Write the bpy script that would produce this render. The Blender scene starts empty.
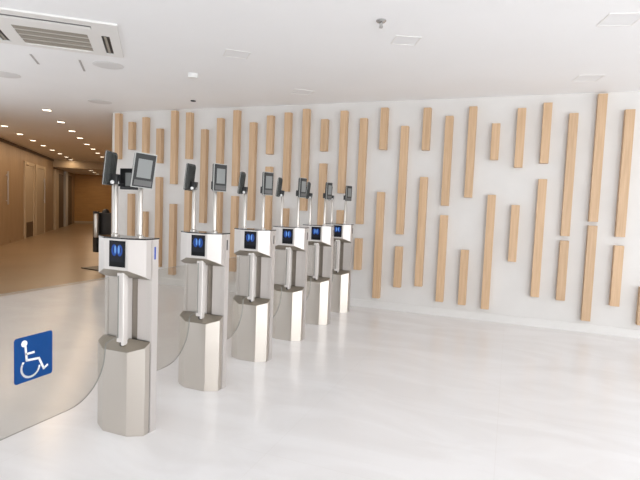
import bpy, bmesh, math
from mathutils import Vector, Matrix

scene = bpy.context.scene
C = scene.collection
PI = math.pi

# ------------------------------------------------------------ camera
F_PX, ROLL, PITCH, YAW = 491.984, 0.03918, 0.069713, -0.368165
cy, sy = math.cos(YAW), math.sin(YAW)
fwd = Vector((sy * math.cos(PITCH), cy * math.cos(PITCH), -math.sin(PITCH)))
rt = Vector((cy, -sy, 0)); up = rt.cross(fwd)
rt2 = math.cos(ROLL) * rt + math.sin(ROLL) * up
up2 = -math.sin(ROLL) * rt + math.cos(ROLL) * up
cam_data = bpy.data.cameras.new('camera')
cam_data.sensor_width = 36.0
cam_data.lens = F_PX / 640 * 36.0
cam_data.clip_start = 0.05
cam = bpy.data.objects.new('camera', cam_data); C.objects.link(cam)
M3 = Matrix((rt2, up2, -fwd)).transposed()
cam.matrix_world = Matrix.Translation((0, 0, 1.4)) @ M3.to_4x4()
scene.camera = cam

# ------------------------------------------------------------ world, lights, exposure
world = bpy.data.worlds.new('world'); scene.world = world
world.use_nodes = True
world.node_tree.nodes['Background'].inputs[0].default_value = (0.90, 0.95, 1.0, 1)
world.node_tree.nodes['Background'].inputs[1].default_value = 1.0
scene.view_settings.view_transform = 'Standard'
scene.view_settings.look = 'None'
scene.view_settings.gamma = 1.0
scene.view_settings.use_curve_mapping = False
scene.view_settings.exposure = 0.14
scene.cycles.max_bounces = 10
scene.cycles.diffuse_bounces = 6
scene.cycles.glossy_bounces = 5
scene.cycles.transparent_max_bounces = 24
scene.cycles.sample_clamp_indirect = 6.0

H = 2.847          # ceiling height
WY = 6.641         # batten wall
WX = 8.5           # glazed wall on the right
BY = -3.4          # glazed wall behind the camera

def area_light(name, loc, direction, sx, sy_, power, col):
    l = bpy.data.lights.new(name, 'AREA'); l.shape = 'RECTANGLE'
    l.size = sx; l.size_y = sy_; l.energy = power; l.color = col
    o = bpy.data.objects.new(name, l); C.objects.link(o)
    o.location = loc
    o.rotation_euler = Vector(direction).to_track_quat('-Z', 'Y').to_euler()
    return o
# daylight through the two glazed walls
area_light('daylight_right', (WX - 0.10, 1.6, 1.35), (-1, 0, .35), 9.0, 2.4, 150, (0.97, 0.98, 0.995))
area_light('daylight_behind', (4.4, BY + 0.10, 1.35), (0, 1, .50), 7.0, 2.4, 330, (0.97, 0.98, 0.995))

# added fill through an unseen left-wall glazing, to lift the left ceiling
area_light('fill_left', (-6.25, 1.95, 1.45), (0.766, 0.643, .9), 7.6, 2.3, 33, (0.97, 0.98, 0.995))

# ------------------------------------------------------------ materials
def mat(name, col, rough=0.5, metal=0.0, spec=0.5, emit=None, estr=0.0):
    m = bpy.data.materials.new(name); m.use_nodes = True
    b = m.node_tree.nodes['Principled BSDF']
    b.inputs['Base Color'].default_value = (*col, 1)
    b.inputs['Roughness'].default_value = rough
    b.inputs['Metallic'].default_value = metal
    b.inputs['Specular IOR Level'].default_value = spec
    if emit:
        b.inputs['Emission Color'].default_value = (*emit, 1)
        b.inputs['Emission Strength'].default_value = estr
    return m

def ramp_noise(m, scale, c0, c1, p0=0.35, p1=0.65, coords='Object', detail=4, bump=0.0, mapscale=None):
    nt = m.node_tree; N = nt.nodes; L = nt.links
    b = N['Principled BSDF']
    tc = N.new('ShaderNodeTexCoord'); mp = N.new('ShaderNodeMapping')
    if mapscale: mp.inputs['Scale'].default_value = mapscale
    n = N.new('ShaderNodeTexNoise'); n.inputs['Scale'].default_value = scale; n.inputs['Detail'].default_value = detail
    r = N.new('ShaderNodeValToRGB')
    r.color_ramp.elements[0].position = p0; r.color_ramp.elements[0].color = (*c0, 1)
    r.color_ramp.elements[1].position = p1; r.color_ramp.elements[1].color = (*c1, 1)
    L.new(tc.outputs[coords], mp.inputs[0]); L.new(mp.outputs[0], n.inputs['Vector'])
    L.new(n.outputs['Fac'], r.inputs[0]); L.new(r.outputs[0], b.inputs['Base Color'])
    if bump:
        bp = N.new('ShaderNodeBump'); bp.inputs['Strength'].default_value = bump; bp.inputs['Distance'].default_value = 0.002
        L.new(n.outputs['Fac'], bp.inputs['Height']); L.new(bp.outputs[0], b.inputs['Normal'])
    return m

M = {}
M['wall'] = ramp_noise(mat('wall_paint', (.80, .79, .78), 0.6), 3, (.685, .67, .65), (.71, .695, .675))
M['ceiling'] = ramp_noise(mat('ceiling_paint', (.86, .86, .86), 0.7), 1.5, (.915, .915, .92), (.93, .93, .935))
M['tan_wall'] = ramp_noise(mat('tan_wood_wall', (.50, .40, .30), 0.5), 2.0, (.33, .235, .145), (.38, .275, .175), mapscale=(6, 6, .5))
M['end_wall'] = ramp_noise(mat('end_wall_wood', (.5, .33, .17), 0.5), 2.0, (.46, .26, .085), (.52, .30, .10), mapscale=(1, 1, 6))
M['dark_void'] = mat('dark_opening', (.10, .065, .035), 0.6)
M['door'] = mat('pale_door', (.46, .38, .28), 0.5)
M['frame'] = mat('pale_door_frame', (.52, .43, .31), 0.5)
M['white_trim'] = mat('white_trim', (.72, .705, .685), 0.5)
M['steel'] = mat('brushed_steel', (.63, .585, .53), 0.40, 1.0)
def brush(m):
    nt = m.node_tree; N = nt.nodes; L = nt.links; b = N['Principled BSDF']
    tc = N.new('ShaderNodeTexCoord'); mp = N.new('ShaderNodeMapping'); mp.inputs['Scale'].default_value = (220, 220, 2)
    n = N.new('ShaderNodeTexNoise'); n.inputs['Scale'].default_value = 2.0
    mr = N.new('ShaderNodeMapRange'); mr.inputs['To Min'].default_value = .38; mr.inputs['To Max'].default_value = .42
    L.new(tc.outputs['Object'], mp.inputs[0]); L.new(mp.outputs[0], n.inputs['Vector'])
    L.new(n.outputs['Fac'], mr.inputs['Value']); L.new(mr.outputs[0], b.inputs['Roughness'])
brush(M['steel'])
M['steel_pale'] = mat('satin_white_steel', (.62, .585, .56), 0.42, 0.5, .4); 
M['pole'] = mat('polished_pole', (.62, .59, .55), 0.38, 1.0)
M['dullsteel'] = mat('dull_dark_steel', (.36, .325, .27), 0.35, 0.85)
M['rotor'] = mat('bright_rotor_metal', (.76, .72, .69), 0.4, 0.3)
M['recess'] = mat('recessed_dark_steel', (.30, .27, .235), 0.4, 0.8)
M['black'] = mat('black_plastic', (.012, .012, .013), 0.4)
M['screenblack'] = mat('screen_black', (.004, .004, .006), 0.3, spec=.15)
M['blackgloss'] = mat('black_glass', (.010, .010, .012), 0.08)
M['darkgrey'] = mat('dark_grey_housing', (.055, .058, .055), 0.5, spec=.3)
M['midgrey'] = mat('mid_grey_plastic', (.045, .046, .046), 0.5, spec=.2)
M['lightgrey'] = mat('light_grey_plastic', (.13, .13, .128), 0.5, spec=.2)
M['readerglass'] = mat('grey_display_glass', (.24, .25, .245), 0.45, spec=.2)
M['blue'] = mat('blue_sign', (.002, .052, .21), 0.5, spec=.2)
M['signwhite'] = mat('sign_white', (.85, .87, .88), 0.5)
M['uiblue'] = mat('screen_blue', (.02, .12, .6), 0.4, emit=(.04, .26, 1.0), estr=0.75)
M['uiglow'] = mat('screen_light_blue', (.1, .3, .8), 0.4, emit=(.16, .45, 1.0), estr=0.9)
M['led'] = mat('led_blue', (.02, .04, .2), 0.4, emit=(.03, .10, .6), estr=0.35)
M['lamp'] = mat('lamp_lens', (.9, .85, .75), 0.5, emit=(1.0, .88, .68), estr=5.0)
M['ring'] = mat('lamp_ring', (.7, .62, .5), 0.5)
M['slotdark'] = mat('slot_dark', (.25, .24, .24), 0.7)
M['slot'] = mat('ceiling_slot', (.45, .43, .42), 0.7)
M['grille'] = mat('grille_blade', (.34, .31, .265), 0.6)
M['grillefilter'] = mat('grille_filter_mesh', (.66, .63, .58), 0.7)  # pale filter behind the grille blades
M['acwhite'] = mat('ac_white_plastic', (.84, .83, .81), 0.45)
M['chrome'] = mat('chrome', (.6, .6, .6), 0.15, 1.0)
M['trimgrey'] = mat('pale_trim_strip', (.45, .45, .43), 0.4)
M['red'] = mat('sprinkler_bulb', (.4, .05, .03), 0.3)
M['cap'] = mat('white_cap', (.85, .85, .84), 0.3)
M['mull'] = mat('window_frame_metal', (.5, .5, .5), 0.4)
M['speaker'] = mat('speaker_cover', (.74, .73, .725), 0.7)
M['panelgrey'] = mat('hatch_cover', (.87, .87, .875), 0.7)

# lit pictogram: two mirrored blue wings on black
def ui_mat():
    m = mat('lit_screen', (.003, .003, .005), 0.3, spec=.2)
    nt = m.node_tree; N = nt.nodes; L = nt.links; b = N['Principled BSDF']
    tc = N.new('ShaderNodeTexCoord'); sp = N.new('ShaderNodeSeparateXYZ'); L.new(tc.outputs['Object'], sp.inputs[0])
    def mth(op, a, b_=None, c=None):
        n = N.new('ShaderNodeMath'); n.operation = op
        for i, v in enumerate((a, b_, c)):
            if v is None: continue
            if isinstance(v, (int, float)): n.inputs[i].default_value = v
            else: L.new(v, n.inputs[i])
        return n.outputs[0]
    u = mth('ABSOLUTE', mth('SUBTRACT', sp.outputs['X'], .013)); w = mth('SUBTRACT', sp.outputs['Z'], 1.097)
    def ell(cu, ru, cw, rw):
        a = mth('POWER', mth('DIVIDE', mth('SUBTRACT', u, cu), ru), 2); c = mth('POWER', mth('ABSOLUTE', mth('DIVIDE', mth('SUBTRACT', w, cw), rw)), 2)
        return mth('MULTIPLY', mth('SUBTRACT', 1.0, mth('ADD', a, c)), 3.0)
    def cl(v):
        n = mth('MAXIMUM', v, 0.0); return mth('MINIMUM', n, 1.0)
    big = cl(ell(.020, .022, .0, .036)); inner = cl(ell(.013, .007, .004, .026))
    cut = cl(ell(.026, .004, .002, .018))
    amt = cl(mth('SUBTRACT', mth('ADD', mth('MULTIPLY', big, .38), mth('MULTIPLY', inner, .6)), mth('MULTIPLY', cut, .3)))
    r = N.new('ShaderNodeValToRGB'); e = r.color_ramp.elements
    e[0].position = 0; e[0].color = (0.003, .004, .010, 1); e[1].position = 1; e[1].color = (.20, .48, 1, 1)
    k = e.new(.4); k.color = (.012, .09, .48, 1)
    L.new(amt, r.inputs[0]); L.new(r.outputs[0], b.inputs['Emission Color']); b.inputs['Emission Strength'].default_value = .7
    return m
M['ui'] = ui_mat()

# oak battens
def oak():
    m = mat('light_oak', (.65, .45, .27), 0.5)
    nt = m.node_tree; N = nt.nodes; L = nt.links; b = N['Principled BSDF']
    tc = N.new('ShaderNodeTexCoord'); mp = N.new('ShaderNodeMapping'); mp.inputs['Scale'].default_value = (26, 26, 1.3)
    oi = N.new('ShaderNodeObjectInfo'); ad = N.new('ShaderNodeVectorMath'); ad.operation = 'ADD'
    n = N.new('ShaderNodeTexNoise'); n.inputs['Scale'].default_value = 1.6; n.inputs['Detail'].default_value = 5; n.inputs['Distortion'].default_value = .4
    r = N.new('ShaderNodeValToRGB')
    e = r.color_ramp.elements
    e[0].position = .3; e[0].color = (.545, .360, .210, 1)
    e[1].position = .7; e[1].color = (.655, .455, .285, 1)
    hs = N.new('ShaderNodeHueSaturation')
    mr = N.new('ShaderNodeMapRange'); mr.inputs['To Min'].default_value = .92; mr.inputs['To Max'].default_value = 1.06
    L.new(oi.outputs['Random'], mr.inputs['Value']); L.new(mr.outputs[0], hs.inputs['Value'])
    L.new(tc.outputs['Object'], ad.inputs[0]); L.new(oi.outputs['Random'], ad.inputs[1])
    L.new(ad.outputs[0], mp.inputs[0]); L.new(mp.outputs[0], n.inputs['Vector'])
    L.new(n.outputs['Fac'], r.inputs[0]); L.new(r.outputs[0], hs.inputs['Color']); L.new(hs.outputs[0], b.inputs['Base Color'])
    return m
M['oak'] = oak()

# polished porcelain floor with faint joints and veins
def floor_mat():
    m = mat('porcelain_floor', (.8, .78, .76), 0.22)
    nt = m.node_tree; N = nt.nodes; L = nt.links; b = N['Principled BSDF']
    tc = N.new('ShaderNodeTexCoord')
    mp = N.new('ShaderNodeMapping'); mp.inputs['Rotation'].default_value = (0, 0, 0); mp.inputs['Scale'].default_value = (1, 1, 1)
    br = N.new('ShaderNodeTexBrick'); br.offset = 0.0
    br.inputs['Color1'].default_value = (1, 1, 1, 1); br.inputs['Color2'].default_value = (.985, .985, .985, 1)
    br.inputs['Mortar'].default_value = (.95, .94, .93, 1)
    br.inputs['Scale'].default_value = 1.0; br.inputs['Mortar Size'].default_value = .0018
    br.inputs['Brick Width'].default_value = 1.2; br.inputs['Row Height'].default_value = 1.2
    n = N.new('ShaderNodeTexNoise'); n.inputs['Scale'].default_value = 1.1; n.inputs['Detail'].default_value = 7; n.inputs['Distortion'].default_value = 1.2
    mp2 = N.new('ShaderNodeMapping'); mp2.inputs['Scale'].default_value = (1, 2.4, 1); mp2.inputs['Rotation'].default_value = (0, 0, .3)
    r = N.new('ShaderNodeValToRGB'); e = r.color_ramp.elements
    e[0].position = .38; e[0].color = (.82, .805, .80, 1)
    e[1].position = .60; e[1].color = (.87, .86, .86, 1)
    mx = N.new('ShaderNodeMix'); mx.data_type = 'RGBA'; mx.blend_type = 'MULTIPLY'; mx.inputs[0].default_value = 1
    L.new(tc.outputs['Object'], mp.inputs[0]); L.new(mp.outputs[0], br.inputs['Vector'])
    L.new(tc.outputs['Object'], mp2.inputs[0]); L.new(mp2.outputs[0], n.inputs['Vector'])
    L.new(n.outputs['Fac'], r.inputs[0]); L.new(r.outputs[0], mx.inputs[6]); L.new(br.outputs['Color'], mx.inputs[7])
    L.new(mx.outputs[2], b.inputs['Base Color'])
    return m
M['floor'] = floor_mat()

M['floor_brown'] = ramp_noise(mat('brown_polished_floor', (.3, .22, .15), 0.28), 1.2, (.25, .175, .105), (.30, .215, .135), detail=6)

# clear glass with a pale milky tint
def glass_mat(name, tint, haze, refl=1.0):
    m = bpy.data.materials.new(name); m.use_nodes = True
    nt = m.node_tree; N = nt.nodes; L = nt.links
    N.remove(N['Principled BSDF']); out = N['Material Output']
    tr = N.new('ShaderNodeBsdfTransparent'); tr.inputs[0].default_value = (*tint, 1)
    gl = N.new('ShaderNodeBsdfGlossy'); gl.inputs['Roughness'].default_value = .03
    df = N.new('ShaderNodeBsdfDiffuse'); df.inputs[0].default_value = (.86, .88, .86, 1)
    fr = N.new('ShaderNodeFresnel')
    ge = N.new('ShaderNodeNewGeometry'); io = N.new('ShaderNodeMapRange')
    io.inputs['To Min'].default_value = 1.5; io.inputs['To Max'].default_value = 1 / 1.5
    L.new(ge.outputs['Backfacing'], io.inputs['Value']); L.new(io.outputs[0], fr.inputs[0])
    m1 = N.new('ShaderNodeMixShader'); m1.inputs[0].default_value = haze
    m2 = N.new('ShaderNodeMixShader')
    L.new(tr.outputs[0], m1.inputs[1]); L.new(df.outputs[0], m1.inputs[2])
    L.new(fr.outputs[0], m2.inputs[0]); L.new(m1.outputs[0], m2.inputs[1]); L.new(gl.outputs[0], m2.inputs[2])
    L.new(m2.outputs[0], out.inputs[0])
    return m
M['glass'] = glass_mat('wing_glass', (.865, .85, .825), .025)
M['glassedge'] = mat('glass_edge', (.30, .31, .29), 0.3)
M['pane'] = glass_mat('window_glass', (1, 1, 1), 0.0)

# ------------------------------------------------------------ mesh helpers
def link(name, bm, m, parent=None, smooth=False):
    bmesh.ops.recalc_face_normals(bm, faces=bm.faces)
    me = bpy.data.meshes.new(name); bm.to_mesh(me); bm.free()
    for mm in (m if isinstance(m, (list, tuple)) else [m]): me.materials.append(mm)
    if smooth:
        for p in me.polygons: p.use_smooth = True
        try: me.set_sharp_from_angle(angle=math.radians(35))
        except Exception: pass
    o = bpy.data.objects.new(name, me); C.objects.link(o)
    if parent: o.parent = parent
    return o

def bx(bm, x0, x1, y0, y1, z0, z1, mi=0, mtx=None):
    v = [bm.verts.new((x, y, z)) for x in (x0, x1) for y in (y0, y1) for z in (z0, z1)]
    if mtx:
        for q in v: q.co = mtx @ q.co
    for idx in ((0, 1, 3, 2), (4, 6, 7, 5), (0, 4, 5, 1), (2, 3, 7, 6), (0, 2, 6, 4), (1, 5, 7, 3)):
        f = bm.faces.new([v[i] for i in idx]); f.material_index = mi
    return v

def bevbox(x0, x1, y0, y1, z0, z1, w=0.003, seg=2):
    bm = bmesh.new(); bx(bm, x0, x1, y0, y1, z0, z1)
    bmesh.ops.bevel(bm, geom=bm.edges[:], offset=w, segments=seg, affect='EDGES', profile=.6)
    return bm

def prism(bm, pts, z0, z1, mi=0, topz=None, botz=None, cap=0):
    """polygon pts (x, y) from z0 to z1; topz / botz give a z per vertex instead"""
    lo = [bm.verts.new((x, y, botz[i] if botz else z0)) for i, (x, y) in enumerate(pts)]
    hi = [bm.verts.new((x, y, topz[i] if topz else z1)) for i, (x, y) in enumerate(pts)]
    n = len(pts)
    fs = [bm.faces.new(lo[::-1]), bm.faces.new(hi)]
    for i in range(n): fs.append(bm.faces.new((lo[i], lo[(i + 1) % n], hi[(i + 1) % n], hi[i])))
    for f in fs: f.material_index = mi
    if cap: fs[cap - 1].material_index = 1
    return lo, hi

def lathe(bm, prof, seg=24, cx=0, cy_=0, mi=0):
    rings = []
    for r, z in prof:
        rings.append([bm.verts.new((cx + r * math.cos(2 * PI * k / seg), cy_ + r * math.sin(2 * PI * k / seg), z)) for k in range(seg)])
    for a, b in zip(rings, rings[1:]):
        for k in range(seg):
            f = bm.faces.new((a[k], a[(k + 1) % seg], b[(k + 1) % seg], b[k])); f.material_index = mi
    for rg in (rings[0], rings[-1]):
        f = bm.faces.new(rg); f.material_index = mi

def tag(o, label, cat, group=None, kind=None):
    if label: o['label'] = label
    if cat: o['category'] = cat
    if group: o['group'] = group
    if kind: o['kind'] = kind
    return o
def empty(name, loc, rz=0):
    o = bpy.data.objects.new(name, None); C.objects.link(o)
    o.location = loc; o.rotation_euler = (0, 0, rz); o.empty_display_size = .1
    return o
def struct(name, bm, m, parent=None, label=None):
    o = link(name, bm, m, parent)
    if not parent: o['kind'] = 'structure'
    if label: o['label'] = label; 
    return o
def copy_tree(o, parent=None):
    c = o.copy(); C.objects.link(c); c.parent = parent
    for ch in list(o.children): copy_tree(ch, c)
    return c

# ------------------------------------------------------------ room shell
# passage axes: D runs down the passage, E across it to the right
D = Vector((-0.643, 0.766)); E = Vector((0.766, 0.643))
def pe(e, d): return (E.x * e + D.x * d, E.y * e + D.y * d)
E_L, E_R = -3.81, -0.68            # left and right faces of the passage
D_SOFF = 22.35; D_END = 28.2

def poly_slab(name, pts, z0, z1, m, **k):
    bm = bmesh.new(); prism(bm, pts, z0, z1); return struct(name, bm, m, **k)

A0 = pe(E_L, -1.35)                 # left wall meets the back wall
outline = [A0, (WX, BY), (WX, WY + .25), (-6.4, WY + .25), pe(E_R, D_END), pe(E_L, D_END)]
outer = [pe(E_L - .3, -1.7), (WX + .3, BY - .3), (WX + .3, WY + .4), (-6.1, WY + .4), pe(E_R + .3, D_END + .3), pe(E_L - .3, D_END + .3)]
XF = -6.38       # the pale hall floor gives way to the brown passage floor here
def clip(pts, keep_right):
    out = []
    for (ax, ay), (bx_, by_) in zip(pts, pts[1:] + pts[:1]):
        ia, ib = (ax >= XF) == keep_right, (bx_ >= XF) == keep_right
        if ia: out.append((ax, ay))
        if ia != ib:
            t = (XF - ax) / (bx_ - ax); out.append((XF, ay + t * (by_ - ay)))
    return out
poly_slab('floor', clip(outer, True), -0.10, 0.0, M['floor'])
poly_slab('floor_passage', clip(outer, False), -0.10, 0.0, M['floor_brown'])
poly_slab('ceiling', outer, H, H + .12, M['ceiling'])

# batten wall (its back half hides behind it)
bm = bmesh.new(); bx(bm, -6.44, WX + .1, WY, WY + .2, 0, H)
struct('wall_far', bm, M['wall'])
bm = bmesh.new(); bx(bm, -6.44, WX, WY - .012, WY, 0, .10)
struct('baseboard_far', bm, M['white_trim'])
def oriented(e0, e1, d0, d1, z0, z1, m, name, parent=None, label=None):
    pts = [pe(e0, d0), pe(e1, d0), pe(e1, d1), pe(e0, d1)]
    bm = bmesh.new(); prism(bm, pts, z0, z1); return struct(name, bm, m, parent, label)
oriented(E_L - .2, E_L, -1.6, 1.3, 0, H, M['wall'], 'wall_left')
oriented(E_L - .2, E_L, 9.5, 14.0, 0, H, M['wall'], 'wall_left')
win = empty('window_3', (0, 0, 0)); win['kind'] = 'structure'  # unseen glazing, added to go with the left fill light
bm = bmesh.new()
for k in range(6):
    q = 1.33 + 8.14 * k / 5
    prism(bm, [pe(E_L - .1, q - .03), pe(E_L - .04, q - .03), pe(E_L - .04, q + .03), pe(E_L - .1, q + .03)], 0, H)
for z0, z1 in ((0, .08), (H - .12, H)):
    prism(bm, [pe(E_L - .09, 1.36), pe(E_L - .05, 1.36), pe(E_L - .05, 9.44), pe(E_L - .09, 9.44)], z0, z1)
link('window_frame', bm, M['mull'], win)
bm = bmesh.new(); prism(bm, [pe(E_L - .073, 1.36), pe(E_L - .067, 1.36), pe(E_L - .067, 9.44), pe(E_L - .073, 9.44)], .08, H - .12)
link('window_glass', bm, M['pane'], win)
oriented(E_L - .2, E_L, 14.0, D_END, 0, H, M['tan_wall'], 'wall_left_passage')
oriented(E_R, E_R + .15, 9.35, D_END, 0, H, M['tan_wall'], 'wall_right')
oriented(E_L, E_R, D_END, D_END + .15, 0, H, M['end_wall'], 'wall_end')
oriented(E_L, E_L + .035, -1.3, D_SOFF, H - .085, H - .02, M['dark_void'], 'shadow_strip_1')  # dark strip painted as the shadow line under the ceiling
oriented(E_L, E_R, D_SOFF, D_SOFF + .30, 2.53, H, M['frame'], 'trim_2')          # dropped beam across the passage
oriented(E_L, E_R, D_SOFF + .30, D_END, 2.53, 2.60, M['ceiling'], 'ceiling_passage')
oriented(E_L, E_R, D_END - .02, D_END, 0, .12, M['frame'], 'baseboard_end')
oriented(E_L, E_L + .012, 16.0, 17.6, 0, .08, M['tan_wall'], 'baseboard_left')

# doors in the left wall (d measured along the passage; P0 sits at d = 15.04)
Q = 15.04
def door(n, d0, d1, top, framed, handle, panel):
    r = empty('door_%d' % n, (0, 0, 0)); r['kind'] = 'structure'
    x0 = E_L; fr = .10
    def piece(nm, a, b, z0, z1, t, m): 
        pts = [pe(x0, a), pe(x0 + t, a), pe(x0 + t, b), pe(x0, b)]
        b_ = bmesh.new(); prism(b_, pts, z0, z1); return b_, m
    if framed:
        b_ = bmesh.new()
        for a, b, z0, z1 in ((d0, d0 + fr, 0, top), (d1 - fr, d1, 0, top), (d0 + fr, d1 - fr, top - fr, top)):
            prism(b_, [pe(x0, a), pe(x0 + .05, a), pe(x0 + .05, b), pe(x0, b)], z0, z1)
        link('door_frame', b_, M['frame'], r)
    b_, m = piece('door_leaf', d0 + fr, d1 - fr, 0.0, top - fr, .025, panel); link('door_leaf', b_, m, r)
    if n == 2:
        b_, m = piece('kick_plate', d0 + fr + .12, d1 - fr - .1, 0.02, .5, .035, M['dark_void']); link('kick_plate', b_, m, r)
    if handle is not None:
        b_ = bmesh.new()
        hd = d0 + handle
        p = pe(x0 + .075, hd)
        lathe(b_, [(.02, 1.10), (.02, 2.0)], 12, p[0], p[1])
        for z in (1.2, 1.9):
            prism(b_, [pe(x0 + .02, hd - .012), pe(x0 + .08, hd - .012), pe(x0 + .08, hd + .012), pe(x0 + .02, hd + .012)], z - .012, z + .012)
        link('door_handle', b_, M['pole'], r)
    return r
door(1, Q - .75, Q + .75, 2.52, False, 1.25, M['tan_wall'])
door(2, Q + 2.55, Q + 3.85, 2.42, True, None, M['door'])
door(3, Q + 4.1, Q + 5.6, 2.42, True, 1.25, M['door'])
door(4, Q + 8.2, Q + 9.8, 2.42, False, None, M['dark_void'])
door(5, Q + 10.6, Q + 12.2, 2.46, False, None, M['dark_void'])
oriented(E_L, E_L + .10, Q + 7.45, Q + 8.05, 0, 2.45, M['frame'], 'trim_3')
oriented(E_L, E_L + .10, Q + 9.85, Q + 10.45, 0, 2.50, M['mull'], 'trim_4')

# glazed walls to the right and behind, outside the frame: they let the daylight in
def glazing(n, horizontal, a0, a1, c, count):
    r = empty('window_%d' % n, (0, 0, 0)); r['kind'] = 'structure'
    b_ = bmesh.new(); t = .05
    def add(a, b, z0, z1):
        if horizontal: bx(b_, a, b, c - t, c, z0, z1)
        else: bx(b_, c, c + t, a, b, z0, z1)
    for k in range(count + 1):
        q = a0 + (a1 - a0) * k / count; add(q - .03, q + .03, 0, H)
    for k in range(count):
        qa = a0 + (a1 - a0) * k / count + .03; qb = a0 + (a1 - a0) * (k + 1) / count - .03
        add(qa, qb, 0, .08); add(qa, qb, H - .12, H)
    link('window_frame', b_, M['mull'], r)
    b_ = bmesh.new()
    if horizontal: bx(b_, a0, a1, c - .028, c - .022, .08, H - .12)
    else: bx(b_, c + .022, c + .028, a0, a1, .08, H - .12)
    link('window_glass', b_, M['pane'], r)
glazing(1, False, -3.0, 6.3, WX, 6)
glazing(2, True, .9, 8.0, BY, 5)
bm = bmesh.new(); bx(bm, WX, WX + .15, 6.33, WY + .1, 0, H); bx(bm, WX, WX + .15, BY - .1, -3.03, 0, H)
struct('wall_window_side', bm, M['wall'])
bm = bmesh.new(); bx(bm, A0[0] - .5, .87, BY - .15, BY, 0, H); bx(bm, 8.03, WX, BY - .15, BY, 0, H)
struct('wall_behind', bm, M['wall'])

# ------------------------------------------------------------ oak battens
X0, S = -6.59488 / 1.0065, 0.288627 / 1.0065
BW, BD = 0.097, 0.082
battens = [
 (1, 2.83, 2.062), (2, 2.679, 2.22), (2, 1.476, .66), (3, 2.749, 1.746), (3, 1.186, .54), (4, 2.558, 1.997), (4, 1.767, .272),
 (5, 2.838, 1.658), (5, 1.333, .165), (6, 2.801, 2.066), (6, 1.696, .52), (7, 2.53, 1.051), (8, 2.696, .64), (9, 2.807, 1.651),
 (9, 1.497, .318), (10, 2.617, 1.132), (11, 2.71, 2.14), (11, 1.953, .73), (12, 2.746, 1.59), (12, 1.34, .72), (13, 2.788, 1.316),
 (14, 2.634, 2.182), (14, 2.006, .963), (15, 2.743, 1.587), (15, 1.346, .922), (16, 2.632, 1.162), (16, .96, .514),
 (17, 2.765, 2.199), (17, 1.62, .14), (18, 2.513, 1.051), (18, .883, .32), (19, 2.745, 2.19), (19, 1.834, .361),
 (20, 2.629, 1.462), (20, 1.338, .182), (21, 2.741, 1.579), (21, .895, .171), (22, 2.52, 2.066), (22, 1.622, .148),
 (23, 2.7, 1.971), (23, 1.503, .788), (24, 2.755, 2.025), (24, 1.831, .368), (25, 2.621, 1.147), (25, 1.09, .355),
 (26, 2.836, 1.335), (26, 1.288, .136), (27, 2.646, 1.171), (27, 1.067, .347), (28, .597, .152)]
ORD = ['', 'first', 'second', 'third', 'fourth', 'fifth', 'sixth', 'seventh', 'eighth', 'ninth', 'tenth', 'eleventh', 'twelfth',
       'thirteenth', 'fourteenth']
ncol = {}
for k, a, b in battens: ncol.setdefault(k, []).append(b)
for k, zt, zb in battens:
    zt = min(1.4 + (zt - 1.4) / 1.0125, H - .012); zb = 1.4 + (zb - 1.4) / 1.0125
    hh = zt - zb
    bm = bevbox(-BW / 2, BW / 2, -BD, 0, 0, hh, .002, 1)
    o = link('wall_batten', bm, M['oak'])
    o.location = (X0 + S * k, WY, zb)
    size = 'short' if hh < .62 else ('medium-length' if hh < 1.0 else 'long')
    if k <= 14: colm = 'batten column %s from the left' % (ORD[k] if k > 1 else 'first')
    else:
        r = 29 - k
        colm = 'batten column %s from the right' % ORD[r]
    if len(ncol[k]) == 1: lab = '%s oak batten standing alone in %s' % (size, colm)
    else: lab = '%s oak batten, %s piece in %s' % (size, 'upper' if zb > min(ncol[k]) + .1 else 'lower', colm)
    tag(o, lab, 'wall batten', 'oak battens on the white wall')

# ------------------------------------------------------------ access gates
def gate_plan(v_front=-.135):
    return [(-.178, -.042), (-.178, -.085), (-.09, v_front), (.09, v_front), (.178, -.085), (.178, -.042)]

def make_reader(parent, px, normal_deg, off, tilt, glass, zc=1.575, roll=0):
    """face reader on a pole: local +X is its front"""
    Rm = Matrix.Rotation(math.radians(normal_deg), 4, 'Z')
    T = Matrix.Translation((px, -.012, 0)) @ Rm @ Matrix.Translation((off, 0, zc)) @ Matrix.Rotation(math.radians(roll), 4, 'X') @ Matrix.Rotation(math.radians(tilt), 4, 'Y')
    bm = bmesh.new(); bx(bm, -.013, .013, -.062, .062, -.10, .10)
    bmesh.ops.bevel(bm, geom=bm.edges[:], offset=.006, segments=3, affect='EDGES')
    # cooling ribs on the back
    for k in range(5):
        y = -.045 + k * .0225; bx(bm, -.019, -.012, y - .004, y + .004, -.085, .085)
    bm.transform(T); r = link('face_reader', bm, M['darkgrey'], parent, True)
    bm = bmesh.new(); bx(bm, .0125, .0155, -.058, .058, -.096, .096)
    bmesh.ops.bevel(bm, geom=bm.edges[:], offset=.0012, segments=1, affect='EDGES')
    bm.transform(T); link('reader_bezel', bm, M['midgrey'], r)
    bm = bmesh.new(); bx(bm, .006, .009, -.0635, .0635, -.1015, .1015)
    bm.transform(T); link('reader_trim', bm, M['trimgrey'], r)
    bm = bmesh.new(); bx(bm, .015, .0175, -.040, .040, -.042, .066)
    bm.transform(T); link('reader_display', bm, glass, r)
    bm = bmesh.new(); bx(bm, .015, .017, -.050, .050, -.088, -.056)
    bm.transform(T); link('reader_keypad', bm, M['lightgrey'], r)
    bm = bevbox(-.060, -.018, -.026, .026, -.088, -.028, .005)
    bm.transform(T); link('reader_bracket', bm, M['black'], r)
    return r

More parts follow.
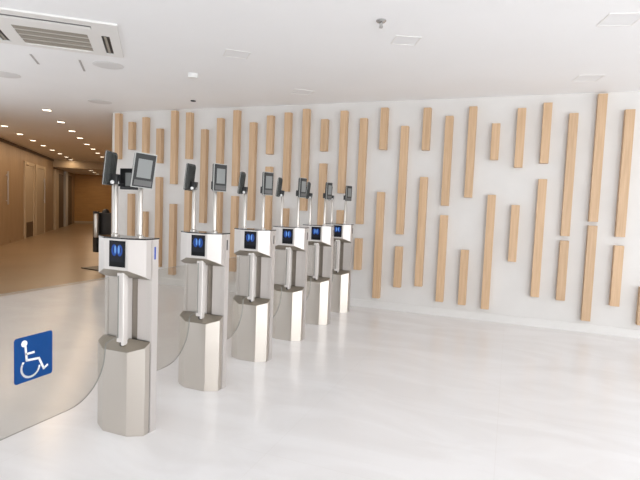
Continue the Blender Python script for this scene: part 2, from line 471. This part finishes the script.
def make_gate(wing_len, wl_phi, wr_phi, special):
    g = empty('access_gate', (0, 0, 0))
    # rear frame: two full-height posts with a recessed panel
    bm = bmesh.new()
    for s in (-1, 1):
        a, b = sorted((s * .152, s * .179)); bx(bm, a, b, -.034, .022, 0, 1.163)
    bx(bm, -.152, .152, -.010, .018, 0, 1.160)
    bmesh.ops.bevel(bm, geom=[e for e in bm.edges if abs(e.verts[0].co.z - e.verts[1].co.z) > .5], offset=.003, segments=2, affect='EDGES')
    link('rear_frame', bm, M['steel_pale'], g)
    # lower cabinet with a chamfered front and sloping top
    P = gate_plan()
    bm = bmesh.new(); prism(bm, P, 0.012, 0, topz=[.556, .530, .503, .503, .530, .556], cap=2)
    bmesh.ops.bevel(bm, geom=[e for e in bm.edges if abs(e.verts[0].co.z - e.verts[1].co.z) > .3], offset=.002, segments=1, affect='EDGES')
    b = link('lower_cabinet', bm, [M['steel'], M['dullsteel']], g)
    bm = bmesh.new(); prism(bm, [(x * .97, y * .97) for x, y in P], 0, .012); link('plinth', bm, M['steel'], b)
    bm = bmesh.new(); bx(bm, -.170, .170, -.042, -.034, .0, .555); link('cabinet_seam', bm, M['midgrey'], b)
    for a, c_, nm in ((-.152, -.034, 'neck_panel'), (.070, .152, 'neck_panel')):
        bm = bevbox(a, c_, -.030, -.010, .555, .93, .002, 1); link(nm, bm, M['steel_pale'], g)
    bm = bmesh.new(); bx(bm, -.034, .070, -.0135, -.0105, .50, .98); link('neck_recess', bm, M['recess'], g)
    bm = bmesh.new(); bx(bm, -.170, .170, -.042, -.034, .93, 1.163); link('head_seam', bm, M['steel_pale'], g)
    # head
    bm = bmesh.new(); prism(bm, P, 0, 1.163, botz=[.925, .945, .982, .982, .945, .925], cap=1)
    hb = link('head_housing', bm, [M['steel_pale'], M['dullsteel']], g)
    bm = bmesh.new()
    prism(bm, [(x * 1.012, y * 1.012 if y < -.05 else .026) for x, y in P], 1.163, 1.171)
    link('top_cover', bm, M['blackgloss'], g)
    # screen on the front face
    bm = bmesh.new(); bx(bm, -.045, .070, -.1385, -.135, 1.0, 1.152)
    sc = link('screen', bm, M['screenblack'], g)
    bm = bmesh.new(); bx(bm, -.034, .060, -.1392, -.1384, 1.030, 1.145)
    link('lit_pictogram', bm, M['ui'], sc)
    # status light on the passage side of the right post
    bm = bevbox(.178, .1815, -.018, -.006, 1.045, 1.120, .001, 1)
    link('status_light', bm, M['led'] if special else M['midgrey'], g)
    # door rotor
    bm = bmesh.new()
    bx(bm, -.022, .018, -.100, -.014, .545, .975)
    bx(bm, .018, .036, -.108, -.070, .53, .975)
    bmesh.ops.bevel(bm, geom=bm.edges[:], offset=.002, segments=1, affect='EDGES')
    rp = link('wing_rotor', bm, M['rotor'], g)
    bm = bmesh.new(); lathe(bm, [(.014, .50), (.014, .55), (.010, .552)], 16, .010, -.085); link('rotor_pivot', bm, M['black'], rp)
        # glass wing in the lane, its lower corner by the cabinet rounded away
    x = 0.0
    R0 = [(-.112, .945), (-.112, .575), (-.17, .575), (-.205, .560)]
    cyc, czc, rr = -.46, .52, .25
    if wing_len < .8: pass
    for k in range(0, 10):
        a = math.radians(-10 - 80 * k / 9); R0.append((cyc + rr * math.cos(a), czc + rr * math.sin(a)))
    R0 += [(-.112 - wing_len, czc - rr), (-.112 - wing_len, .945)]
    bm = bmesh.new()
    a_ = [bm.verts.new((x - .005, y, z)) for y, z in R0]; b_ = [bm.verts.new((x + .005, y, z)) for y, z in R0]
    bm.faces.new(a_); bm.faces.new(b_[::-1])
    n = len(R0)
    for i in range(n):
        f = bm.faces.new((a_[i], a_[(i + 1) % n], b_[(i + 1) % n], b_[i])); f.material_index = 1
    wing = link('glass_wing', bm, [M['glass'], M['glassedge']], g)
    # poles
    for px, nd, off in ((-.121, 180 + wl_phi, .036), (.066, -wr_phi, .052 if special else .040)):
        bm = bmesh.new(); lathe(bm, [(.024, 1.171), (.024, 1.178), (.0135, 1.184), (.0135, 1.50), (.010, 1.505)], 20, px, -.012)
        pl = link('pole', bm, M['pole'], g, True)
        bm = bmesh.new(); lathe(bm, [(.017, 1.485), (.017, 1.500), (.012, 1.507)], 16, px, -.012); link('pole_cap', bm, M['cap'], pl, True)
        if nd > 90:
            bm = bmesh.new(); bmesh.ops.create_uvsphere(bm, u_segments=14, v_segments=10, radius=.012)
            bmesh.ops.translate(bm, verts=bm.verts[:], vec=(px + .006, -.048, 1.492)); link('pole_knob', bm, M['cap'], pl, True)
        make_reader(g, px, nd, off, -6 if nd > 90 else (7 if special else 1), M['readerglass'],
                    1.563 if special and nd < 90 else 1.575, -5 if special and nd < 90 else 0)
    return g, wing

gy = 2.35; gs = 0.7876
wl = [22, 13, 19, 17, 16, 12]
wr = [32, 15, 15, 9, 9, 16]
desc = ['first and nearest steel access gate, blue wheelchair sign on its glass',
        'second steel access gate counting from the nearest, behind the wheelchair gate',
        'third steel access gate counting away from the nearest one',
        'fourth steel access gate, third counting back from the batten wall',
        'fifth steel access gate, last but one before the batten wall',
        'farthest steel access gate, closest to the batten wall']
for i in range(6):
    g, wing = make_gate(.98 if i == 0 else .58, wl[i], wr[i], i == 0)
    g.location = (-2.12, gy + gs * i + (.004, .006, -.015, -.035, -.04, -.065)[i], 0)
    tag(g, desc[i], 'access gate', 'access gates in a row')
    if i == 0:
        # wheelchair sign on the glass
        bm = bmesh.new()
        y0, y1, z0, z1 = -.767, -.562, .505, .725
        r = .014; pts = []
        for cy0, cz0, a0 in ((y1 - r, z1 - r, 0), (y0 + r, z1 - r, 90), (y0 + r, z0 + r, 180), (y1 - r, z0 + r, 270)):
            for k in range(5):
                a = math.radians(a0 + 90 * k / 4); pts.append((cy0 + r * math.cos(a), cz0 + r * math.sin(a)))
        va = [bm.verts.new((.0055, y, z)) for y, z in pts]; vb = [bm.verts.new((.0067, y, z)) for y, z in pts]
        bm.faces.new(va[::-1]); bm.faces.new(vb)
        for k in range(len(pts)): bm.faces.new((va[k], va[(k + 1) % len(pts)], vb[(k + 1) % len(pts)], vb[k]))
        def uv(u, v): return (y0 + u * (y1 - y0), z1 - v * (z1 - z0))
        def stroke(pl, w, xx=.0072):
            for (p, q) in zip(pl, pl[1:]):
                a = Vector(uv(*p)); b = Vector(uv(*q)); dd = (b - a).normalized(); nn = Vector((-dd.y, dd.x)) * w / 2
                a2 = a - dd * w * .25; b2 = b + dd * w * .25
                f = bm.faces.new([bm.verts.new((xx, c.x, c.y)) for c in (a2 - nn, b2 - nn, b2 + nn, a2 + nn)]); f.material_index = 1
        w = .0105
        f = bm.faces.new([bm.verts.new((.0072, uv(.25, .15)[0] + .016 * math.cos(2 * PI * k / 20), uv(.25, .15)[1] + .016 * math.sin(2 * PI * k / 20))) for k in range(20)]); f.material_index = 1
        stroke([(.28, .22), (.31, .53), (.63, .56), (.76, .83), (.86, .77)], .011)
        stroke([(.29, .39), (.50, .39)], w)
        stroke([(.41 + .235 * math.cos(math.radians(a)), .70 + .22 * math.sin(math.radians(a))) for a in range(8, 232, 14)], w)
        link('wheelchair_sign', bm, [M['blue'], M['signwhite']], wing)['label'] = 'square blue wheelchair sign'
        # extra black controller beside the left reader
        bm = bevbox(-.150, -.022, .050, .090, 1.452, 1.582, .004)
        cb = link('control_box', bm, M['black'], g)
        bm = bmesh.new(); bx(bm, -.105, -.060, .0485, .0500, 1.475, 1.555); link('box_label', bm, M['readerglass'], cb)
        bm = bmesh.new(); bx(bm, -.130, -.112, -.002, .05, 1.47, 1.49); link('box_arm', bm, M['black'], cb)

# ------------------------------------------------------------ black floor stand in the passage
st = empty('bin_stand', (-7.34, 7.35, 0), math.radians(-8))
tag(st, 'black floor stand holding a metal cylinder at the mouth of the passage', 'stand')
link('base_plate', bevbox(-.38, .26, -.20, .20, 0, .018, .004), M['black'], st)
bm = bmesh.new(); bx(bm, -.26, -.15, -.03, .03, .32, 1.12); bx(bm, .0, .05, -.02, .02, .018, .6); bx(bm, -.15, .0, .0, .02, .5, .56); link('upright', bm, M['black'], st)
link('holder_frame', bevbox(-.26, .26, -.02, .16, .58, 1.10, .01), M['black'], st)
bm = bmesh.new(); lathe(bm, [(.045, .62), (.050, .63), (.050, 1.06), (.042, 1.075)], 24, -.085, -.082); link('metal_cylinder', bm, M['steel'], st, True)
bm = bmesh.new(); lathe(bm, [(.07, 1.10), (.06, 1.14), (.03, 1.17), (.01, 1.175)], 20, .0, .06); link('top_knob', bm, M['black'], st, True)

# ------------------------------------------------------------ ceiling things
lamps = [(-10.306, 7.542), (-11.217, 8.6), (-12.127, 9.674), (-12.98, 10.69), (-13.88, 11.76), (-14.74, 12.79), (-15.70, 13.91), (-16.58, 14.90)]
lampsB = [(-7.503, 6.25), (-8.4, 7.313), (-9.267, 8.357), (-10.135, 9.38), (-11.10, 10.51), (-11.974, 11.569), (-12.88, 12.64), (-13.90, 13.85)]
WARM = (1.0, .72, .46)
def downlight(x, y, z, label, power, group):
    r = empty('downlight', (x, y, z), math.atan2(E.y, E.x)); tag(r, label, 'ceiling light', group)
    bm = bmesh.new()
    for a in ((-.075, -.062, -.075, .075), (.062, .075, -.075, .075), (-.062, .062, -.075, -.062), (-.062, .062, .062, .075)):
        bx(bm, a[0], a[1], a[2], a[3], -.006, 0)
    link('lamp_rim', bm, M['ring'], r)
    bm = bmesh.new(); bx(bm, -.062, .062, -.062, .062, -.003, 0); link('lamp_lens', bm, M['lamp'], r)
    l = bpy.data.lights.new('lamp_light', 'AREA'); l.size = .12; l.energy = power; l.color = WARM
    lo = bpy.data.objects.new('lamp_light', l); C.objects.link(lo); lo.parent = r; lo.location = (0, 0, -.012)
for i, (x, y) in enumerate(lamps):
    lab = ['nearest', 'second nearest', 'third nearest', 'fourth nearest', 'fourth farthest', 'third farthest', 'second farthest', 'farthest'][i]
    downlight(x, y, H, '%s square downlight of the left row along the passage ceiling' % lab, (7.2 if i < 7 else 2.5), 'downlights of the passage ceiling')
for i, (x, y) in enumerate(lampsB):
    lab = ['nearest', 'second nearest', 'third nearest', 'fourth nearest', 'fourth farthest', 'third farthest', 'second farthest', 'farthest'][i]
    downlight(x, y, H, '%s square downlight of the right row along the passage ceiling' % lab, (7.2 if i < 7 else 2.5), 'downlights of the passage ceiling')
for i, (x, y) in enumerate([(-17.092, 16.412), (-18.26, 17.728), (-19.204, 18.846)]):
    downlight(x, y, 2.53, '%s downlight on the lowered ceiling beyond the passage beam' % ('nearest', 'middle', 'farthest')[i], 9, 'downlights beyond the beam')

# cassette air conditioner
ac = empty('ceiling_air_conditioner', (0, 0, 0)); ZA = H - .016; SC = (ZA - 1.4) / (H - 1.4)
tag(ac, 'white cassette air conditioner with slatted grille set in the ceiling', 'air conditioner')
def accell(bm, e0, e1, d0, d1, z0, z1, mi=0):
    prism(bm, [tuple(SC * c for c in pe(e, d)) for e, d in ((e0, d0), (e1, d0), (e1, d1), (e0, d1))], z0, z1, mi)
bm = bmesh.new()
# frame made of bars round the openings
eL, eR, d0, d1 = -1.456, -.305, 4.617, 5.628
g0, g1, h0, h1 = -1.176, -.576, 4.985, 5.545          # grille
s0, s1 = 4.725, 4.805                                 # front slot
for a in ((eL, eR, d0, s0), (eL, -1.25, s0, s1), (-.52, eR, s0, s1), (eL, eR, s1, 4.96), (eL, eR, h1, d1),
          (eL, -1.37, 4.96, h1), (-1.30, g0, 4.96, h1), (g1, -.46, 4.96, h1), (-.39, eR, 4.96, h1), (g0, g1, 4.96, h0)):
    accell(bm, a[0], a[1], a[2], a[3], ZA, H)
link('panel', bm, M['acwhite'], ac)
bm = bmesh.new()
for k in range(4):
    q = h0 + .012 + (h1 - h0) * k / 4; accell(bm, g0, g1, q, q + .088, ZA + .003, ZA + .007)
link('grille', bm, M['grille'], ac)
bm = bmesh.new(); accell(bm, g0, g1, h0, h1, ZA + .010, ZA + .013); link('filter', bm, M['grillefilter'], ac)
bm = bmesh.new(); accell(bm, -1.25, -.52, s0, s1, H - .004, H - .001); v = link('outlet', bm, M['slotdark'], ac)
bm = bmesh.new(); accell(bm, -1.24, -.53, s0 + .056, s1 - .004, ZA + .003, ZA + .007); link('outlet_vane', bm, M['acwhite'], v)
for a, b in ((-1.37, -1.30), (-.46, -.39)):
    bm = bmesh.new(); accell(bm, a, b, 4.96, h1, H - .004, H - .001); v = link('outlet', bm, M['black'], ac)
    bm = bmesh.new(); accell(bm, a + .020, b - .026, 4.99, h1 - .03, ZA + .003, ZA + .007); link('outlet_vane', bm, M['grille'], v)

def disc(name, x, y, r, t, m, label, cat, group=None):
    bm = bmesh.new(); lathe(bm, [(r * .98, 0), (r, -t * .5), (r * .93, -t), (r * .5, -t * 1.05)], 32)
    o = link(name, bm, m, None, True); o.location = (x, y, H); tag(o, label, cat, group); return o
disc('smoke_detector', -3.50, 4.82, .060, .045, M['cap'], 'round white smoke detector on the ceiling above the second gate', 'smoke detector')
disc('ceiling_speaker', -4.22, 4.28, .16, .008, M['speaker'], 'round flush speaker just beyond the air conditioner corner', 'ceiling speaker', 'round flush ceiling speakers')
disc('ceiling_speaker', -5.86, 4.30, .17, .008, M['speaker'], 'round flush speaker at the left edge of the ceiling', 'ceiling speaker', 'round flush ceiling speakers')
disc('ceiling_speaker', -5.93, 5.86, .17, .008, M['speaker'], 'round flush speaker near the passage end of the batten wall', 'ceiling speaker', 'round flush ceiling speakers')
disc('ceiling_sensor', -4.40, 6.08, .038, .012, M['midgrey'], 'tiny dark sensor on the ceiling close to the battens', 'sensor')
sp = empty('ceiling_sprinkler', (-1.03, 3.80, H)); tag(sp, 'small chrome sprinkler head hanging from the ceiling', 'sprinkler')
bm = bmesh.new(); lathe(bm, [(.040, 0), (.040, -.006), (.030, -.016), (.012, -.020)], 24); link('escutcheon', bm, M['chrome'], sp, True)
bm = bmesh.new(); lathe(bm, [(.006, -.018), (.006, -.050)], 12)
for s in (-1, 1): bx(bm, s * .012 - .002, s * .012 + .002, -.002, .002, -.050, -.018)
bx(bm, -.014, .014, -.002, .002, -.052, -.048)
link('sprinkler_frame', bm, M['chrome'], sp)
bm = bmesh.new(); lathe(bm, [(.014, -.054), (.014, -.057)], 16); link('deflector', bm, M['chrome'], sp)

def panel(x, y, w, d, rz, label):
    r = empty('ceiling_hatch', (x, y, H), rz); tag(r, label, 'ceiling hatch', 'square ceiling hatches')
    bm = bmesh.new(); t = .010
    bx(bm, -w / 2, w / 2, -d / 2, -d / 2 + t, -.004, 0); bx(bm, -w / 2, w / 2, d / 2 - t, d / 2, -.004, 0)
    bx(bm, -w / 2, -w / 2 + t, -d / 2 + t, d / 2 - t, -.004, 0); bx(bm, w / 2 - t, w / 2, -d / 2 + t, d / 2 - t, -.004, 0)
    link('panel_frame', bm, M['acwhite'], r)
    bm = bmesh.new(); bx(bm, -w / 2 + t, w / 2 - t, -d / 2 + t, d / 2 - t, -.0015, 0); link('panel_cover', bm, M['panelgrey'], r)
ea = math.atan2(E.y, E.x)
panel(-2.60, 4.28, .24, .24, ea, 'square white panel in the ceiling above the third gate')
panel(-.94, 4.30, .22, .22, math.radians(25), 'square white panel beside the ceiling sprinkler')
panel(.66, 5.92, .25, .25, math.radians(12), 'square white panel near the right-hand battens')
panel(.66, 4.24, .25, .25, math.radians(12), 'square white panel at the top right of the ceiling')
panel(-2.60, 5.90, .26, .26, ea, 'square white panel just in front of the middle battens')

for (x0, y0, x1, y1), lb in (((-4.737, 3.752, -4.997, 4.057), 'short narrow grey slot in the ceiling behind the left of the air conditioner'),
                             ((-4.388, 4.05, -4.705, 4.413), 'short narrow grey slot in the ceiling nearer the round speaker')):
    a = Vector((x0, y0)); b = Vector((x1, y1)); n = Vector((b.y - a.y, a.x - b.x)).normalized() * .011
    bm = bmesh.new(); prism(bm, [tuple(a - n), tuple(a + n), tuple(b + n), tuple(b - n)], H - .004, H)
    o = link('ceiling_slot', bm, M['slot']); tag(o, lb, 'ceiling slot', 'narrow ceiling slots')
